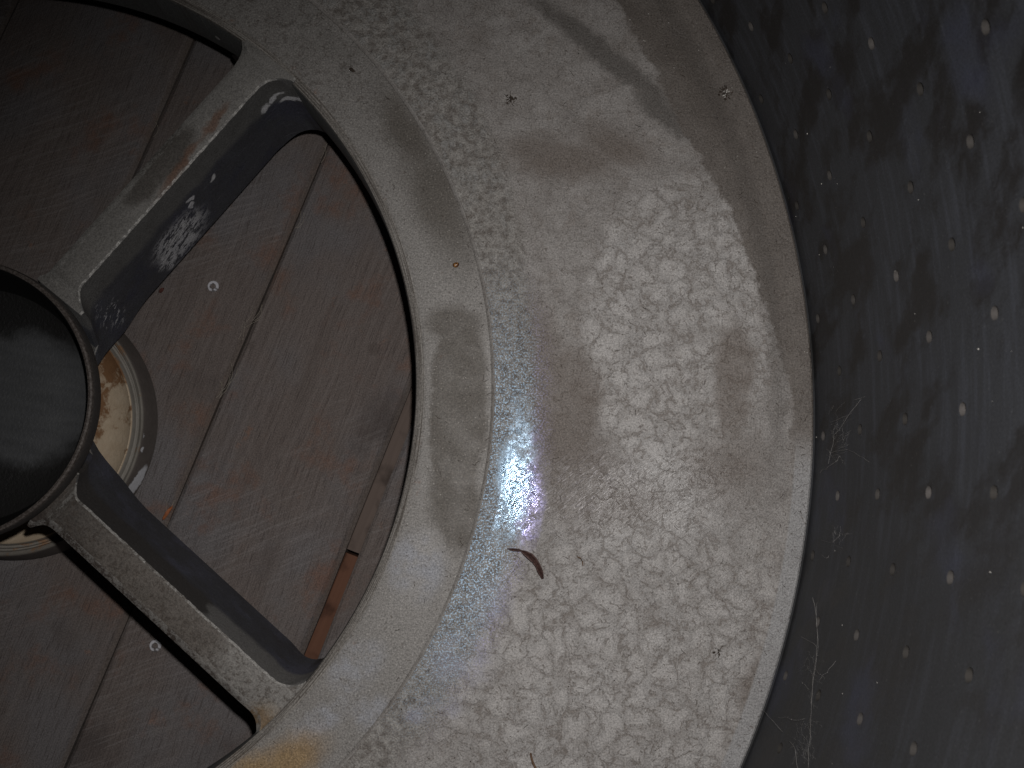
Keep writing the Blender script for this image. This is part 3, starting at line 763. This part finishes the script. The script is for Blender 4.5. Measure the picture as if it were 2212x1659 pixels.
# loose grit and fibres on the plate: nobody could count them
DV, DF, PV, PF = [], [], [], []
def rand_plate():
    while True:
        r = math.sqrt(rnd.uniform(.272**2, .494**2)); a = R(rnd.uniform(-62, 62)); k = rnd.random()
        if k < .13: r = rnd.uniform(.4900, .4976)
        elif k < .20: r = rnd.uniform(.302, .3085)
        if not .3086 < r < .3115: return r, a
for i in range(620):
    r, a = rand_plate(); c = Vector((r*math.cos(a), r*math.sin(a), plate_z(r)+.0002))
    L = rnd.choice((.0012, .0018, .0026, .0035)) * rnd.uniform(.7, 1.2); d = rnd.uniform(0, 6.28); bend = rnd.uniform(-1.2, 1.2)
    pts = [c]
    for j in range(4):
        d += bend/4; pts.append(pts[-1]+Vector((math.cos(d)*L/4, math.sin(d)*L/4, rnd.uniform(-.00003, .00008))))
    tube(DV, DF, pts, rnd.uniform(.00008, .00019), 3)
for i in range(420):
    r, a = rand_plate(); q = rnd.uniform(.00018, .00045)
    lump(DV, DF, (r*math.cos(a), r*math.sin(a), plate_z(r)+q*.5), q, q*rnd.uniform(.5, 1), q*.7, rnd.uniform(0, 3), .2, 5, 3)
tag(mesh_obj('dust_fibres', DV, DF, M_dark, None, False), 'dark fibres and grit scattered over the pale plate', kind='stuff')
for i in range(170):
    r, a = rand_plate(); q = rnd.uniform(.0001, .0003)
    lump(PV, PF, (r*math.cos(a), r*math.sin(a), plate_z(r)+q*.5), q*1.5, q, q*.8, rnd.uniform(0, 3), .2, 5, 3)
for i in range(90):                            # pale specks caught on the wall
    t = R(rnd.uniform(-28, 32)); z = rnd.uniform(.004, .28); q = rnd.choice((.0001, .00014, .00014, .0003)) * rnd.uniform(.7, 1.3)
    lump(PV, PF, wall_pt(t, z, RW-q*.3), q, q, q*1.3, 0, .2, 5, 3)
tag(mesh_obj('pale_specks', PV, PF, M_pale, None, False), 'pale specks of dust on the plate and dark wall', kind='stuff')

# cobwebs on the foot of the wall
def web(label, strands, loc_uv):
    strands = [(uv, r*.62, l) for uv, r, l in strands]
    V, F = [], []; base = on_wall(*loc_uv, RW)
    for uv, rad, lift in strands:
        pts = []
        for i, (u, v) in enumerate(uv):
            p = on_wall(u, v, RW-lift*math.sin(math.pi*(i+.5)/len(uv))-.0008)
            pts.append(p-base)
        fine = []
        for i in range(len(pts)-1):
            for j in range(3):
                fine.append(pts[i].lerp(pts[i+1], j/3)+Vector([rnd.uniform(-.0004, .0004) for _ in range(3)]))
        fine.append(pts[-1]); tube(V, F, fine, rad, 3)
    o = mesh_obj('cobweb', V, F, M_web, None, False); o.location = base
    tag(o, label, 'cobweb', 'cobwebs at the foot of the drum wall'); return o
def wisps(cx, cy, w, h, n, lean, rad=.000045):
    out = []
    for i in range(n):
        u, v = cx+rnd.uniform(-w, w), cy+rnd.uniform(-h, h); a = lean+rnd.uniform(-.9, .9); uv = [(u, v)]
        for j in range(4):
            a += rnd.uniform(-.5, .5); st = rnd.uniform(4, 11); uv.append((uv[-1][0]+math.cos(a)*st, uv[-1][1]+math.sin(a)*st))
        out.append((uv, rad*rnd.uniform(.6, 1.3), .001))
    return out
web('wispy grey cobweb tuft on the wall foot at mid height', wisps(1808, 930, 20, 45, 16, -.9)+[([(1790, 1000), (1803, 940), (1830, 900), (1860, 862)], .0001, .003), ([(1846, 863), (1868, 857)], .00013, .001), ([(1793, 912), (1812, 905), (1840, 892)], .0001, .002)], (1808, 930))
web('small curly cobweb with bright loops just below the wispy tuft', wisps(1795, 975, 14, 14, 8, 0)+[([(1786, 970), (1793, 978), (1810, 975), (1830, 971)], .00015, .001), ([(1828, 972), (1845, 976), (1865, 989), (1877, 997)], .00013, .0005), ([(1770, 1020), (1790, 1008), (1805, 998), (1815, 985)], .00012, .002)], (1795, 975))
web('long hanging cobweb strand with frayed strings along the lower wall', [([(1755, 1290), (1764, 1340), (1767, 1390), (1760, 1440), (1754, 1500), (1750, 1560), (1748, 1620), (1747, 1659), (1746, 1690)], .00016, .002),
     ([(1763, 1300), (1763, 1350), (1768, 1395), (1758, 1450), (1751, 1520)], .0001, .003), ([(1730, 1375), (1752, 1386), (1768, 1400)], .00012, .002), ([(1770, 1470), (1785, 1452), (1805, 1428)], .0001, .002),
     ([(1735, 1475), (1748, 1490)], .0001, .001)] + wisps(1752, 1450, 10, 60, 14, 1.5), (1760, 1440))
web('tangled cobweb low on the wall at the bottom edge of the photo', wisps(1735, 1590, 18, 40, 26, 1.2)+[([(1648, 1535), (1668, 1556), (1690, 1580)], .00013, .004), ([(1680, 1550), (1695, 1548), (1715, 1556), (1740, 1552)], .00012, .003), ([(1705, 1600), (1718, 1620), (1722, 1659), (1724, 1690)], .00012, .002)], (1735, 1590))
web('faint cobweb shred high on the lower wall near the rim', wisps(1805, 1165, 12, 16, 9, -1.0)+[([(1772, 1168), (1800, 1171), (1812, 1158), (1815, 1152)], .0001, .001), ([(1773, 1199), (1785, 1205), (1790, 1200)], .00013, .001)], (1805, 1165))

# pale fibres torn from the sawn plank edges
V, F = [], []
for u, v in ((545, 685), (530, 700), (495, 830), (480, 850), (470, 865), (690, 345), (395, 300), (330, 290), (520, 740), (350, 1120), (640, 500)):
    for k in range(2):
        p = at(u+rnd.uniform(-6, 6), v+rnd.uniform(-8, 8), ZB+.001); a = rnd.uniform(.2, 1.2); pts = [p]
        for j in range(6):
            a += rnd.uniform(-.1, .45); pts.append(pts[-1]+Vector((math.cos(a)*.0022, math.sin(a)*.0022, rnd.uniform(-.0002, .0006))))
        tube(V, F, pts, .00013, 3)
tag(mesh_obj('wood_fibres', V, F, plain('fibre', (.22, .19, .15), (.32, .28, .23)), None, False), 'pale fibres torn from the plank edges', kind='stuff')
